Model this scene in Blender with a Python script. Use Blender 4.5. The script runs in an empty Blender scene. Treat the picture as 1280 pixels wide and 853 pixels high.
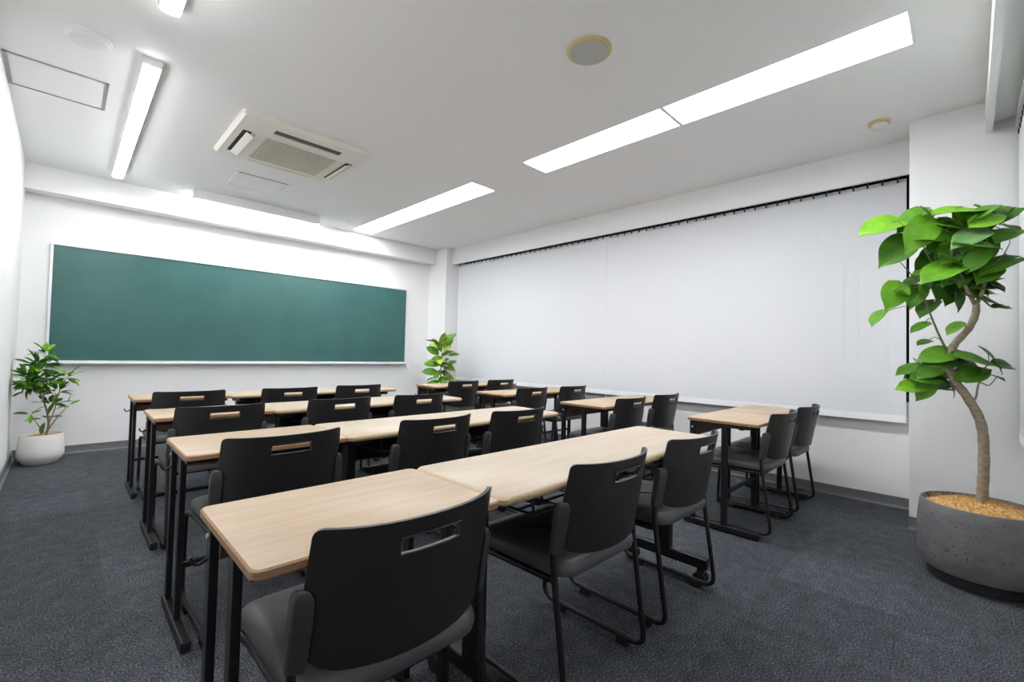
import bpy, bmesh, math, random
from mathutils import Vector, Matrix, Quaternion
random.seed(11)
scene = bpy.context.scene
C = scene.collection
PI = math.pi

# ------------------------------------------------------------------ camera
def make_camera():
    yaw, pitch, roll = (math.radians(a) for a in (44.673, 1.5285, 1.4208))
    fwd = Vector((math.sin(yaw)*math.cos(pitch), math.cos(yaw)*math.cos(pitch), math.sin(pitch)))
    r = Vector((math.cos(yaw), -math.sin(yaw), 0)); u = r.cross(fwd)
    r2 = math.cos(roll)*r + math.sin(roll)*u
    u2 = -math.sin(roll)*r + math.cos(roll)*u
    m = Matrix((r2, u2, -fwd)).transposed().to_4x4()
    m.translation = (0, 0, 1.1266)
    cd = bpy.data.cameras.new('camera'); cd.sensor_width = 36; cd.lens = 563.87/1280*36
    cd.clip_start = .02
    co = bpy.data.objects.new('camera', cd); C.objects.link(co); co.matrix_world = m
    scene.camera = co
make_camera()

# ------------------------------------------------------------------ world, exposure
w = bpy.data.worlds.new('night_world'); scene.world = w; w.use_nodes = True
w.node_tree.nodes['Background'].inputs[0].default_value = (.02, .025, .035, 1)
w.node_tree.nodes['Background'].inputs[1].default_value = .5
scene.view_settings.view_transform = 'Standard'
scene.view_settings.look = 'None'
scene.view_settings.gamma = 1
scene.view_settings.use_curve_mapping = False
scene.view_settings.exposure = 1.12
LAMP = 12.5          # strength of the luminous surfaces of the ceiling lamps
BOARD_LAMP = 30.0
BATTEN = 22.0

# ------------------------------------------------------------------ materials
def mat(name, col, rough=.5, metal=0, spec=.5, noise=None, bump=None, emit=None, coat=0, trans=0):
    """noise=(scale, amount[, (sx,sy,sz)]) varies the tone, bump=(scale, strength)"""
    m = bpy.data.materials.new(name); m.use_nodes = True
    nt = m.node_tree; N = nt.nodes; L = nt.links; b = N['Principled BSDF']
    b.inputs['Base Color'].default_value = (*col, 1)
    b.inputs['Roughness'].default_value = rough
    b.inputs['Metallic'].default_value = metal
    b.inputs['Specular IOR Level'].default_value = spec
    b.inputs['Coat Weight'].default_value = coat
    if trans: b.inputs['Transmission Weight'].default_value = trans
    if emit:
        b.inputs['Emission Color'].default_value = (*emit[0], 1)
        b.inputs['Emission Strength'].default_value = emit[1]
    geo = N.new('ShaderNodeNewGeometry')
    if noise:
        tx = N.new('ShaderNodeTexNoise'); tx.inputs['Scale'].default_value = noise[0]
        tx.inputs['Detail'].default_value = 4
        mp = N.new('ShaderNodeMapping')
        if len(noise) > 2: mp.inputs['Scale'].default_value = noise[2]
        L.new(geo.outputs['Position'], mp.inputs['Vector']); L.new(mp.outputs[0], tx.inputs['Vector'])
        rp = N.new('ShaderNodeValToRGB')
        a = noise[1]
        rp.color_ramp.elements[0].position = .3; rp.color_ramp.elements[1].position = .7
        rp.color_ramp.elements[0].color = (*[c*(1-a) for c in col], 1)
        rp.color_ramp.elements[1].color = (*[min(1, c*(1+a)) for c in col], 1)
        L.new(tx.outputs['Fac'], rp.inputs[0]); L.new(rp.outputs[0], b.inputs['Base Color'])
    if bump:
        t2 = N.new('ShaderNodeTexNoise'); t2.inputs['Scale'].default_value = bump[0]; t2.inputs['Detail'].default_value = 3
        L.new(geo.outputs['Position'], t2.inputs['Vector'])
        bp = N.new('ShaderNodeBump'); bp.inputs['Strength'].default_value = bump[1]; bp.inputs['Distance'].default_value = .004
        L.new(t2.outputs['Fac'], bp.inputs['Height']); L.new(bp.outputs[0], b.inputs['Normal'])
    return m

def wood(name, c1, c2, rough=.45):
    m = bpy.data.materials.new(name); m.use_nodes = True
    nt = m.node_tree; N = nt.nodes; L = nt.links; b = N['Principled BSDF']
    b.inputs['Roughness'].default_value = rough
    geo = N.new('ShaderNodeNewGeometry'); oi = N.new('ShaderNodeObjectInfo')
    off = N.new('ShaderNodeVectorMath'); off.operation = 'MULTIPLY_ADD'
    L.new(geo.outputs['Position'], off.inputs[0]); off.inputs[1].default_value = (2.2, 26, 26)
    mul = N.new('ShaderNodeMath'); mul.operation = 'MULTIPLY'; mul.inputs[1].default_value = 37
    L.new(oi.outputs['Random'], mul.inputs[0]); L.new(mul.outputs[0], off.inputs[2])
    t = N.new('ShaderNodeTexNoise'); t.inputs['Scale'].default_value = 1.0; t.inputs['Detail'].default_value = 6
    t.inputs['Distortion'].default_value = .6
    L.new(off.outputs[0], t.inputs['Vector'])
    rp = N.new('ShaderNodeValToRGB'); e = rp.color_ramp.elements
    e[0].position = .28; e[1].position = .72; e[0].color = (*c1, 1); e[1].color = (*c2, 1)
    L.new(t.outputs['Fac'], rp.inputs[0]); L.new(rp.outputs[0], b.inputs['Base Color'])
    return m

def carpet():
    m = bpy.data.materials.new('carpet_pile'); m.use_nodes = True
    nt = m.node_tree; N = nt.nodes; L = nt.links; b = N['Principled BSDF']
    b.inputs['Roughness'].default_value = .95; b.inputs['Specular IOR Level'].default_value = .15
    geo = N.new('ShaderNodeNewGeometry'); oi = N.new('ShaderNodeObjectInfo')
    t1 = N.new('ShaderNodeTexNoise'); t1.inputs['Scale'].default_value = 140; t1.inputs['Detail'].default_value = 5; t1.inputs['Roughness'].default_value = .7
    t2 = N.new('ShaderNodeTexNoise'); t2.inputs['Scale'].default_value = 14; t2.inputs['Detail'].default_value = 4
    v = N.new('ShaderNodeTexVoronoi'); v.inputs['Scale'].default_value = 170
    for t in (t1, t2, v): L.new(geo.outputs['Position'], t.inputs['Vector'])
    add = N.new('ShaderNodeMath'); add.operation = 'MULTIPLY_ADD'; add.inputs[1].default_value = .14
    L.new(t2.outputs['Fac'], add.inputs[0]); L.new(t1.outputs['Fac'], add.inputs[2])
    a2 = N.new('ShaderNodeMath'); a2.operation = 'MULTIPLY_ADD'; a2.inputs[1].default_value = .035
    L.new(oi.outputs['Random'], a2.inputs[0]); L.new(add.outputs[0], a2.inputs[2])
    rp = N.new('ShaderNodeValToRGB'); e = rp.color_ramp.elements
    e[0].position = .42; e[0].color = (.016, .018, .022, 1)
    e[1].position = .80; e[1].color = (.25, .265, .295, 1)
    k = e.new(.60); k.color = (.060, .065, .075, 1)
    L.new(a2.outputs[0], rp.inputs[0]); L.new(rp.outputs[0], b.inputs['Base Color'])
    bp = N.new('ShaderNodeBump'); bp.inputs['Strength'].default_value = .6; bp.inputs['Distance'].default_value = .004
    L.new(v.outputs['Distance'], bp.inputs['Height']); L.new(bp.outputs[0], b.inputs['Normal'])
    return m

def leafmat(name, c1, c2):
    m = bpy.data.materials.new(name); m.use_nodes = True
    nt = m.node_tree; N = nt.nodes; L = nt.links; b = N['Principled BSDF']
    b.inputs['Roughness'].default_value = .42
    geo = N.new('ShaderNodeNewGeometry'); oi = N.new('ShaderNodeObjectInfo')
    t = N.new('ShaderNodeTexNoise'); t.inputs['Scale'].default_value = 22
    L.new(geo.outputs['Position'], t.inputs['Vector'])
    ad = N.new('ShaderNodeMath'); ad.operation = 'MULTIPLY_ADD'; ad.inputs[1].default_value = .45
    L.new(oi.outputs['Random'], ad.inputs[0]); L.new(t.outputs['Fac'], ad.inputs[2])
    rp = N.new('ShaderNodeValToRGB'); e = rp.color_ramp.elements
    e[0].position = .4; e[1].position = 1.0; e[0].color = (*c1, 1); e[1].color = (*c2, 1)
    L.new(ad.outputs[0], rp.inputs[0]); L.new(rp.outputs[0], b.inputs['Base Color'])
    tr = N.new('ShaderNodeBsdfTranslucent'); mx = N.new('ShaderNodeMixShader'); mx.inputs[0].default_value = .3
    L.new(rp.outputs[0], tr.inputs['Color'])
    out = N['Material Output']
    L.new(b.outputs[0], mx.inputs[1]); L.new(tr.outputs[0], mx.inputs[2]); L.new(mx.outputs[0], out.inputs['Surface'])
    return m

M = dict(
    wall=mat('white_wallpaper', (.87, .87, .87), .8, spec=.25, bump=(90, .06)),
    ceil=mat('ceiling_board', (.90, .90, .905), .85, spec=.2, bump=(60, .08)),
    base=mat('grey_vinyl_skirting', (.15, .152, .155), .5),
    carpet=carpet(),
    slab=mat('concrete_slab', (.05, .05, .05), .9),
    green=mat('green_chalkboard_enamel', (.040, .130, .118), .38, spec=.5, noise=(2.5, .10)),
    alu=mat('satin_aluminium', (.82, .83, .85), .35, metal=.35),
    blind=mat('white_blind_fabric', (.76, .775, .805), .8, spec=.2, bump=(220, .05)),
    blindhem=mat('white_blind_hem', (.91, .915, .92), .6, spec=.3),
    dark=mat('dark_rail', (.02, .02, .022), .4),
    glass=mat('night_window_glass', (.012, .014, .018), .05, spec=.5),
    winframe=mat('window_frame_metal', (.05, .05, .055), .35, metal=.6),
    steel=mat('black_powder_steel', (.013, .013, .014), .38, spec=.4),
    shell=mat('black_moulded_plastic', (.021, .020, .020), .42, spec=.45, bump=(500, .04)),
    bracket=mat('charcoal_plastic', (.048, .049, .051), .42, spec=.5),
    seat=mat('charcoal_vinyl', (.085, .086, .090), .45, spec=.5, bump=(300, .08)),
    glide=mat('black_rubber', (.012, .012, .012), .7),
    wood_a=wood('tan_wood_laminate', (.43, .310, .205), (.52, .395, .275)),
    wood_b=wood('pale_wood_laminate', (.50, .41, .31), (.57, .48, .375)),
    edge_a=mat('brown_edge_band', (.38, .22, .115), .45, noise=(14, .12, (.3, 4, 4))),
    edge_b=mat('pale_edge_band', (.55, .42, .25), .45, noise=(14, .1, (.3, 4, 4))),
    panel_a=mat('brown_modesty_board', (.20, .12, .07), .5, noise=(12, .15, (.4, 5, 5))),
    mesh=mat('black_mesh_panel', (.008, .008, .009), .7),
    acw=mat('cream_air_conditioner_plastic', (.86, .835, .76), .5),
    grille=mat('beige_grille_plastic', (.62, .585, .50), .6),
    acdark=mat('dark_vent_inside', (.012, .012, .013), .7),
    slotgrey=mat('grey_vane', (.16, .155, .14), .5),
    lampw=mat('white_lamp_housing', (.86, .87, .88), .4),
    lamp=mat('lamp_diffuser', (.95, .96, .97), .5, emit=((.97, .985, 1.0), LAMP)),
    lamp2=mat('batten_diffuser', (.95, .96, .97), .5, emit=((.97, .985, 1.0), BATTEN)),
    lampb=mat('board_lamp_tube', (.95, .96, .97), .5, emit=((.97, .985, 1.0), BOARD_LAMP)),
    yellowed=mat('yellowed_plastic', (.66, .55, .28), .5),
    spk=mat('grey_speaker_mesh', (.52, .52, .50), .7, bump=(400, .3)),
    hatch=mat('hatch_trim_grey', (.34, .35, .35), .45, metal=.3),
    potw=mat('white_ceramic', (.80, .79, .76), .55, noise=(6, .03)),
    potg=mat('grey_cast_stone', (.155, .155, .160), .75, noise=(18, .16), bump=(70, .35)),
    potdark=mat('dark_pot_base', (.02, .02, .022), .7),
    soil=mat('coir_fibre', (.60, .35, .13), .95, noise=(70, .45), bump=(120, 1.0)),
    bark=mat('pale_bark', (.30, .245, .175), .8, noise=(40, .28, (1, 1, 2.2)), bump=(90, .5)),
    twig=mat('green_brown_twig', (.12, .12, .05), .7),
    leaf0=leafmat('leaf_deep_green', (.045, .16, .014), (.09, .26, .022)),
    leaf1=leafmat('leaf_mid_green', (.085, .28, .018), (.16, .40, .03)),
    leaf2=leafmat('leaf_bright_green', (.15, .42, .018), (.26, .58, .03)),
    leaf3=leafmat('leaf_pale_green', (.13, .30, .09), (.24, .42, .17)),
    leafs=leafmat('leaf_small_glossy', (.030, .12, .014), (.12, .34, .03)),
    leafv=leafmat('leaf_variegated', (.10, .24, .03), (.60, .74, .10)),
    pore=mat('stone_pore', (.015, .015, .015), .9),
    plug=mat('white_plastic', (.8, .8, .78), .5),
)

# ------------------------------------------------------------------ mesh builder
class MB:
    def __init__(s): s.v = []; s.f = []; s.m = []
    def add(s, vs, fs, mi=0):
        o = len(s.v); s.v += [tuple(v) for v in vs]
        s.f += [tuple(i+o for i in f) for f in fs]; s.m += [mi]*len(fs)
        return s
    def box(s, a, b, mi=0):
        (x0, y0, z0), (x1, y1, z1) = a, b
        vs = [(x, y, z) for z in (z0, z1) for y in (y0, y1) for x in (x0, x1)]
        return s.add(vs, [(0, 2, 3, 1), (4, 5, 7, 6), (0, 1, 5, 4), (2, 6, 7, 3), (0, 4, 6, 2), (1, 3, 7, 5)], mi)
    def prism(s, outline, z0, z1, mi=0, mside=None):
        n = len(outline)
        vs = [(x, y, z0) for x, y in outline] + [(x, y, z1) for x, y in outline]
        s.add(vs, [tuple(range(n))[::-1], tuple(range(n, 2*n))], mi)
        o = len(s.v) - 2*n
        for i in range(n):
            j = (i+1) % n
            s.f.append((o+i, o+j, o+n+j, o+n+i)); s.m.append(mi if mside is None else mside)
        return s
    def tube(s, pts, r, n=8, mi=0, radii=None):
        pts = [Vector(p) for p in pts]
        k = len(pts); rings = []
        t0 = (pts[1]-pts[0]).normalized()
        ref = Vector((0, 0, 1)) if abs(t0.z) < .9 else Vector((1, 0, 0))
        nrm = t0.cross(ref).normalized(); prev = t0
        for i, p in enumerate(pts):
            if i == 0: t = t0
            elif i == k-1: t = (pts[i]-pts[i-1]).normalized()
            else: t = ((pts[i]-pts[i-1]).normalized() + (pts[i+1]-pts[i]).normalized()).normalized()
            q = prev.rotation_difference(t); nrm = (q @ nrm).normalized(); prev = t
            bn = t.cross(nrm)
            rr = radii[i] if radii else r
            rings.append([p + rr*(math.cos(2*PI*a/n)*nrm + math.sin(2*PI*a/n)*bn) for a in range(n)])
        vs = [v for R_ in rings for v in R_]
        fs = [(i*n+a, i*n+(a+1) % n, (i+1)*n+(a+1) % n, (i+1)*n+a) for i in range(k-1) for a in range(n)]
        fs += [tuple(range(n))[::-1], tuple(range((k-1)*n, k*n))]
        return s.add(vs, fs, mi)
    def lathe(s, prof, n=32, c=(0, 0, 0), mi=0):
        vs = []; fs = []
        for r, z in prof:
            for a in range(n): vs.append((c[0]+r*math.cos(2*PI*a/n), c[1]+r*math.sin(2*PI*a/n), c[2]+z))
        for i in range(len(prof)-1):
            for a in range(n):
                b = (a+1) % n
                fs.append((i*n+a, i*n+b, (i+1)*n+b, (i+1)*n+a))
        fs.append(tuple(range(n))[::-1]); fs.append(tuple(range((len(prof)-1)*n, len(prof)*n)))
        return s.add(vs, fs, mi)
    def build(s, name, mats, parent=None, smooth=None, bevel=0, seg=2):
        me = bpy.data.meshes.new(name)
        me.from_pydata(s.v, [], s.f)
        if not isinstance(mats, (list, tuple)): mats = [mats]
        for m in mats: me.materials.append(m)
        for p, i in zip(me.polygons, s.m): p.material_index = i
        bm = bmesh.new(); bm.from_mesh(me); bmesh.ops.recalc_face_normals(bm, faces=bm.faces); bm.to_mesh(me); bm.free()
        if smooth:
            for p in me.polygons: p.use_smooth = True
            me.set_sharp_from_angle(angle=math.radians(smooth))
        me.update()
        o = bpy.data.objects.new(name, me); C.objects.link(o)
        if parent: o.parent = parent
        if bevel:
            b = o.modifiers.new('bevel', 'BEVEL'); b.width = bevel; b.segments = seg; b.limit_method = 'ANGLE'
        return o

def tag(o, label, cat, group=None):
    o['label'] = label; o['category'] = cat
    if group: o['group'] = group
    return o
def thing(name, label, cat, loc=(0, 0, 0), group=None, rz=0):
    o = bpy.data.objects.new(name, None); C.objects.link(o)
    o.location = loc; o.rotation_euler = (0, 0, rz); o.empty_display_size = .1
    return tag(o, label, cat, group)
def struct(o):
    o['kind'] = 'structure'; return o
def sbox(name, a, b, m, parent=None, bevel=0):
    o = MB().box(a, b).build(name, m, parent, bevel=bevel)
    return o if parent else struct(o)
def copy_tree(o, parent=None):
    c = o.copy(); C.objects.link(c); c.parent = parent
    for ch in list(o.children): copy_tree(ch, c)
    return c
def rrect(x0, y0, x1, y1, r, k=5):
    pts = []
    for cx, cy, a0 in ((x1-r, y1-r, 0), (x0+r, y1-r, 90), (x0+r, y0+r, 180), (x1-r, y0+r, 270)):
        for i in range(k+1):
            a = math.radians(a0 + 90*i/k); pts.append((cx+r*math.cos(a), cy+r*math.sin(a)))
    return pts
def fillet(pts, r, k=5):
    """round the corners of a polyline"""
    P = [Vector(p) for p in pts]; out = [P[0]]
    rs = r if isinstance(r, (list, tuple)) else [r]*(len(P)-2)
    for i in range(1, len(P)-1):
        a, b, c = P[i-1], P[i], P[i+1]; rr = rs[i-1]
        d1 = (a-b); d2 = (c-b); l = min(rr, d1.length*.49, d2.length*.49)
        p1 = b + d1.normalized()*l; p2 = b + d2.normalized()*l
        for j in range(k+1):
            t = j/k; out.append((1-t)**2*p1 + 2*t*(1-t)*b + t*t*p2)
    out.append(P[-1]); return out

# ------------------------------------------------------------------ the room
ZC = 2.81; YB = 6.40; XL = -.33; XW = 4.65; YR = -.30
XP = 4.13            # face of the column beside the camera's right
T = .12
# floor slab and its carpet tiles
fl = MB(); fl.box((-1.32, -1.22, -.12), (4.78, YB+.1, -.007))
floor = struct(fl.build('floor', M['slab']))
tile_me = None
def tiles(x0, x1, y0, y1):
    global tile_me
    y = y0
    while y < y1-.01:
        x = x0; yy = min(y+.5, y1)
        while x < x1-.01:
            xx = min(x+.5, x1)
            if tile_me is None:
                o = MB().box((-.5, -.5, -.0065), (.5, .5, 0)).build('carpet_tile', M['carpet'], floor); tile_me = o.data
            else:
                o = bpy.data.objects.new('carpet_tile', tile_me); C.objects.link(o); o.parent = floor
            o.location = ((x+xx)/2, (y+yy)/2, 0); o.scale = (xx-x-.0006, yy-y-.0006, 1)
            x = xx
        y = yy
tiles(XL, XW, YR, YB)
tiles(-1.3, XL, -1.2, .9)
tiles(XL, 1.3, -1.2, YR)

# ceiling with openings for the recessed lights
LX0, LX1 = 2.81, 3.116
HOLES = [(LX0, LX1, .19, 2.77), (LX0, LX1, 3.45, 6.106)]
ce = MB()
xs = [-1.42, LX0, LX1, 4.80]; ys = [-1.32, .19, 2.77, 3.45, 6.106, YB+.1]
for i in range(3):
    for j in range(5):
        if i == 1 and j in (1, 3): continue
        ce.box((xs[i], ys[j], ZC), (xs[i+1], ys[j+1], ZC+.14))
struct(ce.build('ceiling', M['ceil']))
# walls
sbox('wall_front', (XL-T, YB, 0), (4.80, YB+T, ZC), M['wall'])
sbox('wall_left', (XL-T, .9, 0), (XL, YB, ZC), M['wall'])
alc = MB()
alc.box((-1.42, .9, 0), (XL-T, 1.0, ZC)); alc.box((-1.42, -1.2, 0), (-1.3, .9, ZC))
struct(alc.build('wall_left_return', M['wall']))
sbox('wall_rear', (1.3, YR-T, 0), (4.80, YR, ZC), M['wall'])
alc = MB()
alc.box((-1.42, -1.32, 0), (1.42, -1.2, ZC)); alc.box((1.3, -1.2, 0), (1.42, YR-T, ZC))
struct(alc.build('wall_rear_return', M['wall']))
sbox('wall_right', (XW, YR, 0), (XW+T, YB, .80), M['wall'])
sbox('wall_right_far', (XW, 5.93, .80), (XW+T, YB, ZC), M['wall'])
sbox('wall_right_near', (XW, YR, .80), (XW+T, .28, ZC), M['wall'])
sbox('trim_1', (XL, 6.22, 2.57), (4.33, YB, ZC), M['wall'])                     # beam over the chalkboard
sbox('trim_2', (4.45, .28, 2.55), (4.485, 5.93, ZC), M['wall'])                 # board hiding the blind rail
sbox('trim_3', (4.33, 5.93, 0), (XW, YB, ZC), M['wall'])                        # far column
sbox('trim_4', (XP, YR, 0), (XW, .285, ZC), M['wall'], bevel=.002)              # near column
cb = MB(); cb.box((1.3, -.113, 2.605), (XP, -.08, ZC)); cb.box((1.3, YR, 2.67), (XP, -.113, ZC))
struct(cb.build('trim_5', M['wall']))                                           # curtain box
sbox('trim_6', (XW-.02, .285, .80), (XW+.05, 5.93, .82), M['plug'])            # window sill
# skirting with a small toe that catches the light
def skirting(name, p, q, n):
    """p,q: ends on the floor along the wall, n: into the room"""
    p = Vector((*p, 0)); q = Vector((*q, 0)); n = Vector((*n, 0))
    prof = [(0, 0), (.022, 0), (.021, .004), (.012, .010), (.009, .018), (.009, .078), (.004, .082), (0, .082)]
    vs = [e + n*a + Vector((0, 0, b)) for e in (p, q) for a, b in prof]; k = len(prof)
    fs = [(i, (i+1) % k, k+(i+1) % k, k+i) for i in range(k)] + [tuple(range(k)), tuple(range(k, 2*k))]
    struct(MB().add(vs, fs).build(name, M['base'], smooth=40))
skirting('baseboard_front', (XL, YB), (4.33, YB), (0, -1))
skirting('baseboard_left', (XL, 1.0), (XL, YB-.022), (1, 0))
skirting('baseboard_right', (XW, .285), (XW, 5.93), (-1, 0))
skirting('baseboard_column', (XP, YR), (XP, .285), (-1, 0))
skirting('baseboard_far_column', (4.33, 5.93), (4.33, YB-.022), (-1, 0))
skirting('baseboard_rear', (1.3, YR), (XP-.022, YR), (0, 1))
o = sbox('trim_7', (XW-.05, .287, .003), (XW-.004, .30, .014), M['plug'])

# window behind the blinds: dark night panes
win = bpy.data.objects.new('window_1', None); C.objects.link(win); struct(win)
bounds = [.285, 1.70, 3.10, 4.50, 5.93]
fr = MB()
for yb in bounds: fr.box((4.70, max(.285, yb-.025), .82), (4.75, min(5.93, yb+.025), 2.75))
fr.box((4.70, .285, .82), (4.75, 5.93, .87)); fr.box((4.70, .285, 2.70), (4.75, 5.93, ZC))
fr.build('window_frame', M['winframe'], win)
for a, b in zip(bounds, bounds[1:]):
    MB().box((4.72, a+.025, .87), (4.728, b-.025, 2.70)).build('pane', M['glass'], win)

# ------------------------------------------------------------------ vertical blinds
def vertical_blind(label, y0, y1, x=4.58, z0=.665, z1=2.556, axis='y', face=-1):
    """slats hang side by side along the axis"""
    t = thing('vertical_blind', label, 'blind', group='white vertical blinds')
    if axis == 'y': t.location = (x, (y0+y1)/2, z0)
    else: t.location = ((y0+y1)/2, x, z0); t.rotation_euler = (0, 0, PI/2)
    ln = y1-y0; h = z1-z0
    n = round(ln/.092); pitch = ln/n
    # local: along Y, faces +-X
    MB().box((-.02, -ln/2, h+.032), (.02, ln/2, h+.07)).build('headrail', M['alu'], t)
    car = MB()
    for i in range(n):
        yc = -ln/2 + (i+.5)*pitch
        car.box((-.004, yc-.005, h-.004), (.004, yc+.005, h+.034))
        car.box((face*.004, yc-.006, h-.026), (face*.010, yc+.006, h+.002))
    car.build('carrier_hooks', M['dark'], t)['kind'] = 'stuff'
    s0 = h0 = None
    for i in range(n):
        yc = -ln/2 + (i+.5)*pitch
        if s0 is None:
            wd = pitch*1.09; m = MB(); k = 5; vs = []
            for z in (0, h):
                for j in range(k):
                    u = -1 + 2*j/(k-1)
                    vs.append((.0006*(1-u*u)*face, u*wd/2, z))
            fs = [(j, j+1, k+j+1, k+j) for j in range(k-1)]
            m.add(vs, fs)
            o = m.build('slat', M['blind'], t)
            md = o.modifiers.new('thick', 'SOLIDIFY'); md.thickness = .0012; md.offset = 0
            hm = MB().box((-.0032, -wd/2, 0), (.0032, wd/2, .055)).build('hem', M['blindhem'], o)
            s0, h0 = o, hm
        else:
            o = s0.copy(); C.objects.link(o); o.parent = t
            hm = h0.copy(); C.objects.link(hm); hm.parent = o
        o.location = (0, yc, 0); o.rotation_euler = (0, 0, math.radians(5.0) + random.uniform(-.006, .006))
    return t
vertical_blind('narrow white vertical blind next to the far column behind the corner plant', 4.928, 6.10)
vertical_blind('medium width white vertical blind between the narrow and the widest blind', 3.0555, 4.910)
vertical_blind('widest white vertical blind reaching the column behind the big grey pot', .337, 3.0405)
rb = vertical_blind('white vertical blind of the rear window beside the grey potted tree', 1.45, 4.09, x=-.225, axis='x', face=1)
rb['group'] = 'white vertical blinds'

# ------------------------------------------------------------------ chalkboard
bx0, bx1, bz0, bz1 = -.14, 3.902, .919, 2.113
cbd = thing('chalkboard', 'wide green chalkboard in a thin aluminium frame on the white wall', 'chalkboard', ((bx0+bx1)/2, YB, bz0))
hw = (bx1-bx0)/2; hh = bz1-bz0
MB().box((-hw+.02, -.022, .02), (hw-.02, -.001, hh-.02)).build('panel', M['green'], cbd)
MB().box((-hw, -.034, hh-.022), (hw, -.001, hh)).build('frame_rail', M['alu'], cbd, bevel=.003)
MB().box((-hw, -.034, .022), (-hw+.022, -.001, hh-.022)).build('frame_rail', M['alu'], cbd, bevel=.003)
MB().box((hw-.022, -.034, .022), (hw, -.001, hh-.022)).build('frame_rail', M['alu'], cbd, bevel=.003)
tr = MB().box((-hw, -.040, -.012), (hw, -.001, .022))
tr.box((-hw, -.075, -.012), (hw, -.040, -.004)); tr.box((-hw, -.079, -.012), (hw, -.075, .006))
tr.build('chalk_tray', M['alu'], cbd, bevel=.002)

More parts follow.
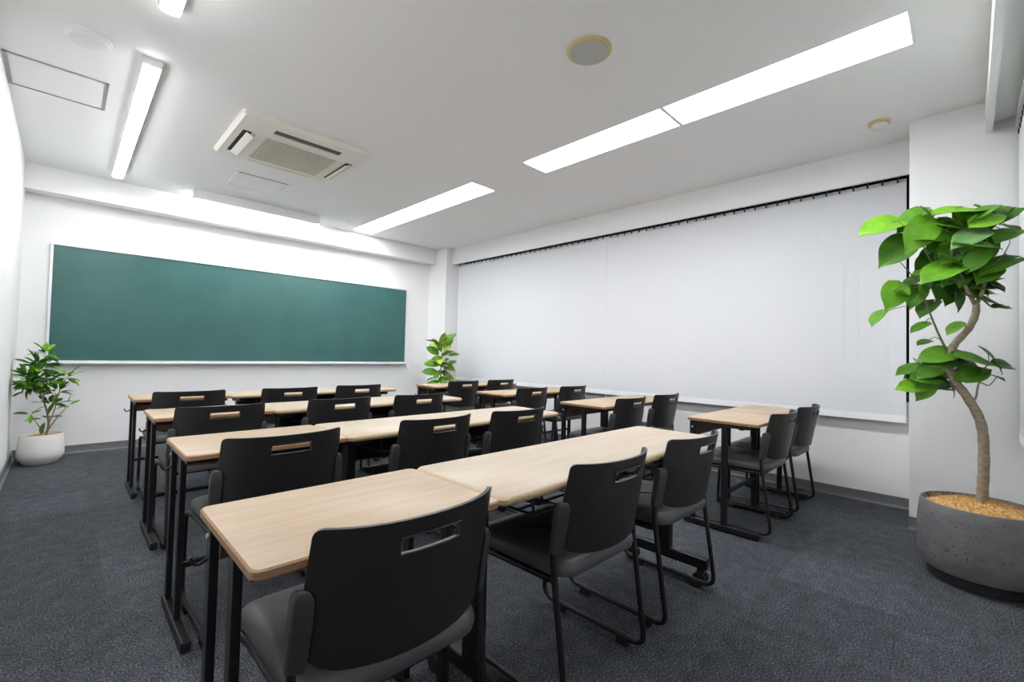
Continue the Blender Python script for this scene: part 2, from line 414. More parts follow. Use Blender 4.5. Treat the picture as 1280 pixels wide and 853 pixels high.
# ------------------------------------------------------------------ chairs
def make_chair():
    t = bpy.data.objects.new('stacking_chair', None); C.objects.link(t); t.empty_display_size = .1
    # moulded back with a handle slot: a curved sheet with thickness
    zt, zb = .785, .492
    xsn = [-1, -.97, -.9, -.8, -.68, -.5, -.325, -.16, 0, .16, .325, .5, .68, .8, .9, .97, 1]
    zsn = [zt, zt-.003, zt-.008, zt-.016, .752, .748, .713, .708, .68, .64, .60, .57, .545, .53, .515, .502, zb]
    def hwid(z):
        w0 = .227 + .005*max(0, min(1, (zt-z)/.14)) - .012*max(0, (.60-z)/.1)
        if z > zt-.016: d = (z-(zt-.016))/.016; return w0 - .014*(1-math.sqrt(max(0, 1-d*d)))
        if z < .545: d = (.545-z)/(.545-zb); return w0 - .050*(1-math.sqrt(max(0, 1-d*d)))
        return w0
    def P(u, z, off):
        w_ = hwid(z); x = u*w_
        zz = z
        if z < .57: zz = z - .010*(1-u*u)*(.57-z)/.08     # lower edge sags in the middle
        k = .058
        q_ = x/.2275
        yb = .060 - .18*(zz-.5) - .078 + .045*q_*q_ + .033*q_**4
        # normal in plan
        nx = -(.09*q_ + .132*q_**3)/.2275; l = math.hypot(nx, 1)
        return (x + off*nx/l, yb + off/l, zz)
    nu, nz = len(xsn), len(zsn)
    def hole(i, j): return 6 <= i <= 9 and j == 5
    m = MB(); vs = []
    for off in (0, .011):
        for j in range(nz):
            for i in range(nu): vs.append(P(xsn[i], zsn[j], off))
    idx = lambda s, i, j: s*nu*nz + j*nu + i
    fs = []
    cell = lambda i, j: 0 <= i < nu-1 and 0 <= j < nz-1 and not hole(i, j)
    for j in range(nz-1):
        for i in range(nu-1):
            if not cell(i, j): continue
            fs.append((idx(0, i, j), idx(0, i+1, j), idx(0, i+1, j+1), idx(0, i, j+1)))
            fs.append((idx(1, i, j), idx(1, i, j+1), idx(1, i+1, j+1), idx(1, i+1, j)))
            for di, dj, a, b in ((-1, 0, (i, j), (i, j+1)), (1, 0, (i+1, j), (i+1, j+1)), (0, -1, (i, j), (i+1, j)), (0, 1, (i, j+1), (i+1, j+1))):
                if not cell(i+di, j+dj): fs.append((idx(0, *a), idx(0, *b), idx(1, *b), idx(1, *a)))
    m.add(vs, fs)
    m.build('backrest', M['shell'], t, smooth=38, bevel=.002)
    # lip around the handle slot
    lp = MB(); zc_, hz = .735, .0135
    ring = []
    for u, z in [(-.325, .748), (-.16, .7487), (0, .7487), (.16, .7487), (.325, .748), (.332, .7305), (.325, .713), (.16, .7123), (0, .7123), (-.16, .7123), (-.325, .713), (-.332, .7305)]:
        ring.append(P(u, z, -.001))
    ring.append(ring[0])
    lp.tube(ring, .0022, 6)
    lp.build('slot_rim', M['bracket'], t, smooth=60)
    # seat pad
    s = MB(); k = 12; rows = []
    N_ = 26
    def outline(off, zz):
        pts = []
        for x, y in rrect(-.232+off, .022+off, .232-off, .51-off, .075-off*.6, 6):
            z = zz
            if y > .40: z -= .020*((y-.40)/.105)**2      # waterfall front
            z += .006*(abs(x)/.228)**2                     # slight dish
            pts.append((x, y, z))
        return pts
    layers = [outline(.014, .409), outline(.003, .414), outline(0, .428), outline(.003, .446), outline(.012, .457), outline(.035, .4635), outline(.09, .4635), outline(.15, .461)]
    n = len(layers[0]); vs = [p for l in layers for p in l]
    fs = [tuple(range(n))[::-1]]
    for a in range(len(layers)-1):
        for i in range(n): fs.append((a*n+i, a*n+(i+1) % n, (a+1)*n+(i+1) % n, (a+1)*n+i))
    fs.append(tuple(range((len(layers)-1)*n, len(layers)*n)))
    s.add(vs, fs); s.build('seat', M['seat'], t, smooth=50)
    MB().prism(rrect(-.20, .075, .20, .48, .06), .396, .407).build('seat_pan', M['glide'], t)
    for sx in (-1, 1):
        x = sx*.238
        path = fillet([(x, .046, .655), (x, .063, .50), (x, .058, .43), (x, .0, .030), (x, .505, .030), (x, .488, .394), (x*.93, .40, .397), (x*.93, .075, .402)],
                      [.05, .05, .055, .055, .03, .03], 5)
        f = MB().tube(path, .0105, 8).build('side_frame', M['steel'], t, smooth=60)
        for yg in (.095, .405):
            g = MB().box((x-.012, yg-.026, 0), (x+.012, yg+.026, .034)).build('glide', M['glide'], f, bevel=.004)
        # plastic clamp joining the back to the tube
        b = MB()
        pts = []
        for z, xi, ya, yb_ in ((.496, .222, .040, .072), (.515, .216, .036, .074), (.60, .213, .021, .064), (.645, .215, .013, .056), (.664, .222, .018, .050)):
            pts.append((z, xi, ya, yb_))
        vs = []
        for z, xi, ya, yb_ in pts:
            xo = sx*(.251 if z < .66 else .243)
            vs += [(xo, ya+.018, z), (sx*xi, ya, z), (sx*xi, yb_-.012, z), (xo, yb_, z)]
        fs = [(0, 1, 2, 3), tuple(range(len(vs)-4, len(vs)))]
        for a in range(len(pts)-1):
            for i in range(4): fs.append((a*4+i, a*4+(i+1) % 4, a*4+4+(i+1) % 4, a*4+4+i))
        b.add(vs, fs); b.build('clamp', M['bracket'], t, smooth=40, bevel=.005, seg=3)
    MB().tube([(-.226, .10, .399), (.226, .10, .399)], .009, 8).build('crossbar', M['steel'], t, smooth=60)
    MB().tube([(-.226, .40, .397), (.226, .40, .397)], .009, 8).build('crossbar', M['steel'], t, smooth=60)
    return t

ROWN = ['rearmost row, farthest from the chalkboard', 'third row from the chalkboard', 'second row from the chalkboard', 'row nearest the chalkboard']
FRONT = [.904, 2.005, 3.125, 4.25]          # front edge of the table tops
DEPTH = [.458, .450, .455, .455]
chair0 = make_chair(); first = True
def place_chair(x, y, label, group, rz=0):
    global first
    o = chair0 if first else copy_tree(chair0)
    first = False
    o.location = (x, y, 0); o.rotation_euler = (0, 0, math.radians(rz))
    tag(o, label, 'chair', group)
ch_left = [(.570, 1.355, 2.012), (.648, 1.405, 2.008), (.664, 1.388, 2.022), (.682, 1.390, 2.035)]
ch_right = [(3.385, 4.03), (3.355, 3.978), (3.365, 3.990), (3.355, 3.990)]
dyl = [(-.046, -.046, -.046), (-.075, -.055, -.065), (-.08, -.045, -.065), (-.15, -.17, -.12)]
dyr = [(-.046, -.046), (-.046, -.046), (-.046, -.08), (-.08, -.046)]
rzl = [(0, 0, -1), (1, 1, -1), (.6, 1, 0), (0, 0, 0)]
for r in range(4):
    for k, x in enumerate(ch_left[r]):
        lab = ('black chair at the single desk beside the long table, ', 'black chair at the long table, next to the single desk, ', 'black chair at the aisle end of the long table, ')[k]
        place_chair(x, FRONT[r]+dyl[r][k], lab + ROWN[r].split(',')[0], 'black chairs in the block away from the window', rzl[r][k])
    for k, x in enumerate(ch_right[r]):
        lab = ('black chair at the aisle-side desk by the blinds, ', 'black chair at the desk closest to the blinds, ')[k]
        place_chair(x, FRONT[r]+dyr[r][k], lab + ROWN[r].split(',')[0], 'black chairs in the block by the window', 0)

# ------------------------------------------------------------------ single desks (post legs)
SW = .618
def table_top(m, w, d, th, r=.028, ch=.004):
    """rounded board, top at z=.72"""
    z1 = .72; z0 = z1-th
    o0 = rrect(ch, ch, w-ch, d-ch, r-ch*.5); o1 = rrect(0, 0, w, d, r)
    n = len(o0)
    vs = [(x, y, z0) for x, y in o0] + [(x, y, z0+ch) for x, y in o1] + [(x, y, z1-ch) for x, y in o1] + [(x, y, z1) for x, y in o0]
    m.add(vs, [tuple(range(n))[::-1]], 0); o = len(m.v)-4*n
    m.f.append(tuple(range(o+3*n, o+4*n))); m.m.append(0)
    for a in range(3):
        for i in range(n):
            m.f.append((o+a*n+i, o+a*n+(i+1) % n, o+(a+1)*n+(i+1) % n, o+(a+1)*n+i)); m.m.append(1)
    return m
def make_single():
    t = bpy.data.objects.new('single_desk', None); C.objects.link(t); t.empty_display_size = .1
    d = .455
    top = table_top(MB(), SW, d, .022, r=.022).build('tabletop', [M['wood_a'], M['edge_a']], t, smooth=40)
    for sx, x in ((-1, .027), (1, SW-.027)):
        for y in (d-.035, d-.245):
            MB().box((x-.0105, y-.019, .036), (x+.0105, y+.019, .698)).build('leg', M['steel'], t, bevel=.003)
        ft = MB().box((x-.0165, .0, .008), (x+.0165, d+.02, .042)).build('foot_bar', M['steel'], t, bevel=.004)
        for yy in (.03, d-.02):
            MB().lathe([(.012, 0), (.013, .009)], 10, (x, yy, 0)).build('foot_pad', M['glide'], ft)
        MB().box((x-.012, .06, .676), (x+.012, d-.03, .698)).build('top_rail', M['steel'], t)
        # bag hook
        if sx < 0:
            hk = fillet([(x-.010, d-.035, .60), (x-.028, d-.035, .590), (x-.040, d-.035, .594), (x-.046, d-.035, .612)], .012, 4)
            MB().tube(hk, .0042, 6).build('bag_hook', M['steel'], t, smooth=60)
            MB().tube([(x-.0105, d-.035, .655), (x-.0145, d-.035, .655)], .0065, 10).build('bolt', M['alu'], t)
    MB().box((.045, d-.032, .588), (SW-.045, d-.018, .697)).build('modesty_panel', M['panel_a'], t)
    MB().box((.03, d-.255, .235), (SW-.03, d-.235, .255)).build('stretcher', M['steel'], t)
    MB().box((.03, .10, .668), (SW-.03, .125, .697)).build('front_apron', M['steel'], t)
    return t
single0 = make_single(); sfirst = True
def place_single(x, y, label, group, sx=1):
    global sfirst
    o = single0 if sfirst else copy_tree(single0)
    sfirst = False
    o.location = (x, y, 0); o.scale = (sx, 1, 1); tag(o, label, 'desk', group)
    if label.startswith('blind-side'):                  # no room for the hook between the pair
        for c in list(o.children):
            if c.name.split('.')[0] in ('bag_hook', 'bolt'): bpy.data.objects.remove(c)
LEFTX = [.252, .325, .355, .365]
for r in range(4):
    place_single(LEFTX[r], FRONT[r], 'single wooden-top desk beside the long table, ' + ROWN[r].split(',')[0], 'single desks beside the long tables')
    xr = [3.055, 3.02, 3.03, 3.03][r]
    place_single(xr, FRONT[r]+.005, 'aisle-side single desk of the pair by the blinds, ' + ROWN[r].split(',')[0], 'paired single desks by the window', 1.036)
    place_single(xr+SW*1.036+.006, FRONT[r]+.005, 'blind-side single desk of the pair by the blinds, ' + ROWN[r].split(',')[0], 'paired single desks by the window', 1.036)

# ------------------------------------------------------------------ long tables on castors
LW = 1.53
def make_long():
    t = bpy.data.objects.new('long_table', None); C.objects.link(t); t.empty_display_size = .1
    d = .455
    table_top(MB(), LW, d, .028, r=.034, ch=.008).build('tabletop', [M['wood_b'], M['edge_b']], t, smooth=45)
    for x in (.105, LW-.105):
        MB().box((x-.022, d*.5-.035, .12), (x+.022, d*.5+.035, .672)).build('leg_column', M['steel'], t, bevel=.004)
        fb = MB().box((x-.02, .0, .075), (x+.02, d+.005, .127)).build('foot_beam', M['steel'], t, bevel=.005)
        MB().box((x-.03, .07, .66), (x+.03, d-.07, .692)).build('top_bracket', M['steel'], t, bevel=.003)
        for yy in (.035, d-.04):
            cs = MB()
            for dx in (-.017, .017):
                n = 18; vs = []; 
                for xx in (x+dx-.010, x+dx+.010):
                    vs += [(xx, yy+.030*math.cos(2*PI*a/n), .030+.030*math.sin(2*PI*a/n)) for a in range(n)]
                fs = [tuple(range(n)), tuple(range(n, 2*n))] + [(a, (a+1) % n, n+(a+1) % n, n+a) for a in range(n)]
                cs.add(vs, fs)
            cs.box((x-.008, yy-.018, .03), (x+.008, yy+.018, .062)); cs.box((x-.012, yy-.014, .06), (x+.012, yy+.014, .078))
            cs.build('castor', M['glide'], t, smooth=40)
    MB().box((.09, d-.10, .640), (LW-.09, d-.06, .690)).build('beam', M['steel'], t, bevel=.003)
    # hanging wire shelf
    sh = MB()
    for x in (.20, LW-.20):
        sh.tube(fillet([(x, .075, .692), (x, .06, .615), (x, .30, .605), (x, .33, .690)], .03, 4), .005, 6)
    for y, z in ((.062, .614), (.14, .610), (.22, .607), (.295, .604)):
        sh.tube([(.20, y, z), (LW-.20, y, z)], .0045 if y > .1 else .006, 6)
    for i in range(1, 8):
        x = .20 + (LW-.40)*i/8
        sh.tube([(x, .062, .613), (x, .295, .604)], .003, 6)
    sh.build('wire_shelf', M['steel'], t, smooth=60)
    # dark modesty panel hanging at the back
    MB().box((.13, d-.030, .505), (LW-.13, d-.018, .690)).build('modesty_panel', M['mesh'], t)
    MB().tube([(.13, d-.024, .500), (LW-.13, d-.024, .500)], .006, 6).build('panel_rail', M['steel'], t, smooth=60)
    return t
long0 = make_long(); lfirst = True
for r in range(4):
    o = long0 if lfirst else copy_tree(long0); lfirst = False
    o.location = (LEFTX[r]+SW+.006, FRONT[r]+.004, 0)
    tag(o, 'long pale wood-top table on castors beside a single desk, ' + ROWN[r].split(',')[0], 'table', 'long tables on castors')

# ------------------------------------------------------------------ ceiling lamps
def recessed(y0, y1, label):
    t = thing('recessed_light', label, 'ceiling light', ((LX0+LX1)/2, (y0+y1)/2, ZC), 'recessed ceiling lights by the blinds')
    w_ = (LX1-LX0)/2-.001; l = (y1-y0)/2-.001; th = .012
    hs = MB()
    hs.box((-w_, -l, .085), (w_, l, .095))
    hs.box((-w_, -l, 0), (w_, -l+th, .085)); hs.box((-w_, l-th, 0), (w_, l, .085))
    # sloping reflector sides
    for s in (-1, 1):
        vs = [(s*w_, -l+th, 0), (s*w_, l-th, 0), (s*w_*.78, l-th, .085), (s*w_*.78, -l+th, .085), (s*w_, -l+th, .085), (s*w_, l-th, .085)]
        hs.add(vs, [(0, 1, 2, 3), (2, 3, 4, 5), (0, 1, 5, 4), (0, 3, 4), (1, 2, 5)])
    hs.build('reflector', M['lampw'], t)
    a = []; k = 8
    for i in range(k+1):
        an = PI*i/k; a.append((-.105*math.cos(an), .052-.040*math.sin(an)))
    vs = [(x, y, z) for y in (-l+.016, l-.016) for x, z in a]; n = k+1
    fs = [(i, i+1, n+i+1, n+i) for i in range(k)] + [tuple(range(n)), tuple(range(n, 2*n)), (0, n, 2*n-1, n-1)]
    MB().add(vs, fs).build('diffuser', M['lamp'], t, smooth=50)
mid0 = 1.46; mid1 = 4.70
recessed(.19, mid0, 'recessed strip light beside the small domed detector, farther from the chalkboard of its pair')
recessed(mid0, 2.77, 'recessed strip light between the round speaker and the blinds, farther pair, end towards chalkboard')
recessed(3.45, mid1, 'recessed strip light in the pair near the air conditioner, end away from chalkboard')
recessed(mid1, 6.106, 'recessed strip light ending closest to the beam above the chalkboard')

def batten(y0, y1, label):
    t = thing('batten_light', label, 'ceiling light', (.305, (y0+y1)/2, ZC), 'batten lights along the left wall')
    l = (y1-y0)/2
    hs = MB(); vs = []; pr = [(-.052, 0), (-.052, -.006), (-.043, -.046), (.043, -.046), (.052, -.006), (.052, 0)]
    for y in (-l, l): vs += [(x, y, z) for x, z in pr]
    n = len(pr); fs = [(i, (i+1) % n, n+(i+1) % n, n+i) for i in range(n)] + [tuple(range(n)), tuple(range(n, 2*n))]
    hs.add(vs, fs).build('housing', M['lampw'], t)
    a = [(-.041, -.0465)]; k = 8
    for i in range(k+1):
        an = PI*i/k; a.append((-.041*math.cos(an), -.047-.014*math.sin(an)))
    a.append((.041, -.0465)); n = len(a)
    vs = [(x, y, z) for y in (-l+.004, l-.004) for x, z in a]
    fs = [(i, (i+1) % n, n+(i+1) % n, n+i) for i in range(n)] + [tuple(range(n)), tuple(range(n, 2*n))]
    MB().add(vs, fs).build('diffuser', M['lamp2'], t, smooth=50)
batten(3.38, 5.88, 'long surface-mounted strip light between the ceiling hatch and the air conditioner')
batten(.25, 2.76, 'surface-mounted strip light behind the round detector, nearer the rear wall')

# lamp washing the chalkboard: reflector hood open towards the board
t = thing('chalkboard_light', 'white chalkboard light with hood under the ceiling in front of the beam', 'ceiling light', (1.585, 5.83, ZC))
l = .665
hd = MB(); pr = [(0, 0), (0, -.098), (.004, -.098), (.006, -.010), (.11, -.008), (.11, 0)]
vs = []
for x in (-l, l): vs += [(x, y, z) for y, z in pr]
n = len(pr)
hd.add(vs, [(i, (i+1) % n, n+(i+1) % n, n+i) for i in range(n)] + [tuple(range(n)), tuple(range(n, 2*n))])
hd.build('hood', M['lampw'], t)
for sx in (-1, 1):
    MB().box((sx*l-.004, -.001, -.098), (sx*l+.004, .11, 0)).build('end_cap', M['lampw'], t, bevel=.002)
MB().tube([(-l+.01, .05, -.045), (l-.01, .05, -.045)], .014, 12).build('tube', M['lampb'], t, smooth=60)

# ------------------------------------------------------------------ air conditioner cassette
ax0, ax1, ay0, ay1 = .828, 1.775, 3.592, 4.525
t = thing('air_conditioner', 'square cream ceiling air conditioner cassette with four vents and a beige grille', 'air conditioner', (1.305, 4.05, ZC))
hx, hy = (ax1-ax0)/2, (ay1-ay0)/2
# panel as a ring of pieces around openings: top plate + rim pieces
pm = MB()
o0 = rrect(-hx, -hy, hx, hy, .03); o1 = rrect(-hx+.02, -hy+.02, hx-.02, hy-.02, .03)
n = len(o0)
vs = [(x, y, -.001) for x, y in o0] + [(x, y, -.016) for x, y in o0] + [(x, y, -.034) for x, y in o1]
fs = []
for a in range(2):
    for i in range(n): fs.append((a*n+i, a*n+(i+1) % n, (a+1)*n+(i+1) % n, (a+1)*n+i))
fs += [tuple(range(n)), tuple(range(2*n, 3*n))]
pm.add(vs, fs); pm.build('panel', M['acw'], t, smooth=30)
def vent(name_, x0, x1, y0, y1): return MB().box((x0, y0, -.0352), (x1, y1, -.0342)).build(name_, M['acdark'], t)
vl = vent('vent', -.405, -.345, -.18, .315)
v1 = MB().box((-.028, -.243, -.003), (.028, .243, .003)).build('vane', M['acw'], vl, bevel=.001)
v1.location = (-.352, .085, -.048); v1.rotation_euler = (0, math.radians(24), 0)
vr = vent('vent', .405, .465, -.17, .325)
v1 = MB().box((-.03, -.243, -.003), (.03, .243, .003)).build('vane', M['acw'], vr, bevel=.001)
v1.location = (.425, .082, -.050); v1.rotation_euler = (0, math.radians(-22), 0)
vn_ = vent('vent', -.222, .290, -.345, -.283)
v1 = MB().box((-.252, -.008, -.002), (.252, .008, .002)).build('vane', M['slotgrey'], vn_); v1.location = (.034, -.305, -.0375)
v1 = MB().box((-.252, -.006, -.002), (.252, .006, .002)).build('vane', M['slotgrey'], vn_); v1.location = (.034, -.329, -.0375)
v1 = MB().box((-.256, -.004, -.010), (.256, .004, 0)).build('vent_lip', M['acw'], vn_); v1.location = (.034, -.279, -.0345)
vf = vent('vent', -.222, .290, .405, .44)
v1 = MB().box((-.252, -.014, -.003), (.252, .014, .003)).build('vane', M['acw'], vf); v1.location = (.034, .4225, -.0385); v1.scale = (1.02, 1.4, 1)
gx, gy, gw, gh = .042, .082, .275, .242
MB().box((gx-gw-.03, gy-gh-.03, -.0365), (gx+gw+.03, gy+gh+.03, -.0345)).build('grille_frame', M['acw'], t, bevel=.001)
MB().box((-.320, -.15, -.0358), (-.316, .34, -.0344)).build('seam', M['slotgrey'], t)
g = MB().box((gx-gw, gy-gh, -.0375), (gx+gw, gy+gh, -.0368)).build('grille', M['acdark'], t)
gs = MB(); k = 26
for i in range(k+1):
    x = gx-gw + 2*gw*i/k; gs.box((x-.0058, gy-gh, -.042), (x+.0058, gy+gh, -.0378))
k = 22
for i in range(k+1):
    y = gy-gh + 2*gh*i/k; gs.box((gx-gw, y-.0055, -.0425), (gx+gw, y+.0055, -.0379))
gs.build('lattice', M['grille'], g)

# ------------------------------------------------------------------ ceiling fittings
def hatch(x0, x1, y0, y1, label, light=()):
    t = thing('ceiling_hatch', label, 'hatch', ((x0+x1)/2, (y0+y1)/2, ZC), 'square access hatches in the ceiling')
    hx, hy = (x1-x0)/2, (y1-y0)/2
    MB().box((-hx+.022, -hy+.022, -.004), (hx-.022, hy-.022, -.0005)).build('lid', M['ceil'], t)
    for nm, a, b in (('w', (-hx, -hy), (-hx+.016, hy)), ('e', (hx-.016, -hy), (hx, hy)), ('s', (-hx, -hy), (hx, -hy+.008)), ('n', (-hx, hy-.008), (hx, hy))):
        m_ = M['lampw'] if nm in light else M['hatch']
        MB().box((*a, -.006), (*b, -.0005)).build('frame_rail', m_, t)
hatch(1.115, 1.585, 4.93, 5.395, 'small square ceiling hatch between the air conditioner and the chalkboard light', ('w', 'e', 'n'))
hatch(-.325, .14, 3.92, 4.39, 'square ceiling hatch with grey frame beside the left wall')

t = thing('ceiling_speaker', 'round grey ceiling speaker with a yellowed rim', 'speaker', (1.995, 1.47, ZC))
MB().lathe([(.122, -.0005), (.122, -.008), (.112, -.015), (.100, -.013)], 40).build('rim', M['yellowed'], t, smooth=50)
MB().lathe([(.104, -.0125), (.104, -.016), (.06, -.021), (.005, -.022)], 40).build('grille', M['spk'], t, smooth=50)
t = thing('smoke_detector', 'small domed detector on a yellowed base near the column', 'detector', (4.0, .435, ZC))
MB().lathe([(.062, -.0005), (.062, -.014), (.052, -.020)], 28).build('base', M['yellowed'], t, smooth=40)
MB().lathe([(.046, -.0195), (.046, -.028), (.034, -.046), (.004, -.052)], 28).build('dome', M['plug'], t, smooth=50)
t = thing('round_detector', 'round white ceiling detector beside the hatch by the left wall', 'detector', (.03, 3.40, ZC))
MB().lathe([(.10, -.0005), (.10, -.014), (.09, -.022)], 32).build('base', M['ceil'], t, smooth=40)
MB().lathe([(.086, -.0215), (.082, -.034), (.05, -.042), (.004, -.044)], 32).build('cover', M['ceil'], t, smooth=50)

# ------------------------------------------------------------------ plants
RIGHT = Vector((.7104, -.7033, .0248)); UP = Vector((-.0364, -.0015, .9993)); FWD = Vector((.7028, .7109, .0267))
def leaf_mesh(name, shape, k=6, fold=.18, droop=.25, petiole=.35, material=None, wavy=0, lobe=0):
    """unit leaf: base at origin, blade along +Y to length 1, normal +Z; shape(t) -> half width"""
    m = MB(); vs = []; fs = []
    ts = [i/k for i in range(k+1)]
    for t_ in ts:
        hw_ = shape(t_)
        for u in (-1, -.5, 0, .5, 1):
            x = u*hw_; y = t_ - lobe*abs(u)*(1-t_)**3
            z = abs(u)*hw_*fold - droop*t_*t_ + wavy*math.sin(t_*9+u)*abs(u)
            vs.append((x, y, z))
    top = len(vs); th = .010
    vs += [(x, y, z-th) for x, y, z in vs]
    for i in range(k):
        for j in range(4):
            q = (i*5+j, i*5+j+1, i*5+6+j, i*5+5+j)
            fs.append(q); fs.append(tuple(top+a for a in q[::-1]))
    rim = [i*5 for i in range(k+1)] + [k*5+j for j in range(1, 5)] + [i*5+4 for i in range(k-1, -1, -1)] + [j for j in range(3, 0, -1)]
    for a, b in zip(rim, rim[1:]+rim[:1]): fs.append((a, b, top+b, top+a))
    m.add(vs, fs)
    return m.build(name, material, smooth=65)
def heart(t_): return .42*math.sin(PI*t_**.60)**(.72+.75*max(0, t_-.4)) if 0 < t_ < 1 else .004
def ellip(t_): return .21*math.sin(PI*min(1, max(0, t_)))**.75 if 0 < t_ < 1 else .004
def oblong(t_): return .27*math.sin(PI*t_)**.62 if 0 < t_ < 1 else .004
def orient(axis, normal):
    y = Vector(axis).normalized(); z = Vector(normal); z = (z - z.dot(y)*y).normalized(); x = y.cross(z)
    return Matrix((x, y, z)).transposed()
def put_leaf(proto, used, parent, loc, axis, normal, size, name='leaf'):
    o = bpy.data.objects.new(name, proto.data); C.objects.link(o)
    m = orient(axis, normal).to_4x4()
    o.parent = parent
    o.matrix_local = Matrix.Translation(Vector(loc) - parent.location) @ m @ Matrix.Diagonal((size, size, size, 1))
    return o

# big potted tree beside the column
LEAVES = [
    (3.37, 0.391, 1.929, 0.238, 195, 0.62, 2), (3.47, 0.245, 1.948, 0.2, 215, 0.45, 1), (3.52, 0.179, 1.951, 0.104, 20, 0.4, 2), (3.3, 0.2, 1.808, 0.204, 235, 0.85, 2),
    (3.4, 0.314, 1.757, 0.226, 222, 0.8, 1), (3.47, 0.097, 1.928, 0.125, 170, 0.5, 1), (3.4, 0.026, 1.895, 0.12, 250, 0.8, 2), (3.42, -0.072, 1.965, 0.235, 10, 0.5, 2),
    (3.52, -0.068, 1.939, 0.145, -20, 0.5, 0), (3.37, -0.13, 1.893, 0.15, 30, 0.55, 2), (3.45, -0.134, 1.84, 0.161, 25, 0.5, 1), (3.27, 0.016, 1.772, 0.177, 205, 0.6, 3),
    (3.47, 0.123, 1.815, 0.185, 230, 0.8, 1), (3.54, -0.044, 1.891, 0.18, -30, 0.7, 1), (3.58, -0.097, 1.894, 0.122, -10, 0.5, 1), (3.32, -0.121, 1.748, 0.171, -5, 0.5, 1),
    (3.47, -0.14, 1.719, 0.177, -15, 0.6, 1), (3.52, -0.044, 1.811, 0.17, -60, 0.7, 1), (3.52, 0.189, 1.695, 0.121, 230, 0.85, 0), (3.42, 0.079, 1.697, 0.196, 215, 0.7, 0),
    (3.26, 0.125, 1.608, 0.221, 200, 0.3, 2), (3.37, -0.096, 1.637, 0.183, -160, 0.5, 1), (3.47, -0.119, 1.553, 0.156, -8, 0.5, 0), (3.52, -0.022, 1.612, 0.179, -30, 0.6, 0),
    (3.34, 0.304, 1.488, 0.178, 235, 0.75, 2), (3.32, 0.381, 1.375, 0.121, 220, 0.1, 1), (3.4, 0.182, 1.554, 0.075, 95, 0.6, 2), (3.5, 0.236, 1.608, 0.148, 200, 0.35, 0),
    (3.47, 0.176, 1.433, 0.144, 215, 0.2, 0), (3.52, 0.101, 1.538, 0.16, 225, 0.5, 0), (3.57, 0.07, 1.51, 0.136, 240, 0.6, 1), (3.47, 0.027, 1.452, 0.106, -80, 0.6, 0),
    (3.42, -0.097, 1.469, 0.155, -15, 0.6, 0), (3.47, -0.143, 1.433, 0.077, 0, 0.6, 0), (3.48, 0.221, 1.497, 0.147, 235, 0.4, 1), (3.4, 0.206, 1.325, 0.101, 205, 0.3, 1),
    (3.32, 0.062, 1.309, 0.094, 215, 0.3, 1), (3.42, 0.183, 1.245, 0.084, 190, 0.3, 1), (3.34, 0.144, 1.168, 0.17, 190, 0.65, 1), (3.44, 0.253, 1.089, 0.154, 190, 0.35, 1),
    (3.4, 0.162, 1.08, 0.157, 200, 0.55, 1), (3.36, 0.243, 0.996, 0.142, 180, 0.65, 2), (3.39, 0.178, 0.959, 0.124, 235, 0.85, 1), (3.52, 0.037, 1.137, 0.148, -20, 0.7, 1),
    (3.54, 0.009, 1.187, 0.14, 10, 0.3, 0), (3.42, -0.096, 1.149, 0.177, -10, 0.6, 1), (3.54, -0.022, 1.126, 0.147, -20, 0.6, 0), (3.52, -0.139, 1.075, 0.141, -10, 0.12, 0),
    (3.5, 0.111, 1.004, 0.117, 190, 0.35, 0), (3.52, 0.05, 0.99, 0.124, -70, 0.6, 0), (3.56, 0.123, 1.057, 0.111, 200, 0.4, 0), (3.58, -0.007, 1.757, 0.175, -150, 0.6, 0),
    (3.44, -0.066, 1.711, 0.157, -100, 0.6, 1), (3.54, 0.043, 1.644, 0.167, -60, 0.6, 1), (3.6, 0.165, 1.771, 0.158, 205, 0.6, 0), (3.6, -0.057, 1.597, 0.14, -70, 0.5, 0),
    (3.6, 0.064, 1.794, 0.171, 160, 0.5, 1), (3.57, -0.123, 1.717, 0.161, -40, 0.5, 0), (3.57, -0.117, 1.945, 0.145, -30, 0.55, 1), (3.32, -0.015, 1.648, 0.139, -130, 0.5, 1),
    (3.54, 0.015, 1.543, 0.124, -140, 0.45, 0),
]
TRUNK = [(3.42, -0.050, 0.34), (3.42, -0.052, 0.465), (3.42, -0.057, 0.603), (3.42, -0.055, 0.756), (3.42, -0.038, 0.854), (3.42, 0.003, 0.951), (3.42, 0.046, 1.029), (3.42, 0.07, 1.105), (3.42, 0.07, 1.166), (3.42, 0.049, 1.236), (3.42, 0.0, 1.313), (3.42, -0.027, 1.385), (3.42, -0.032, 1.444)]
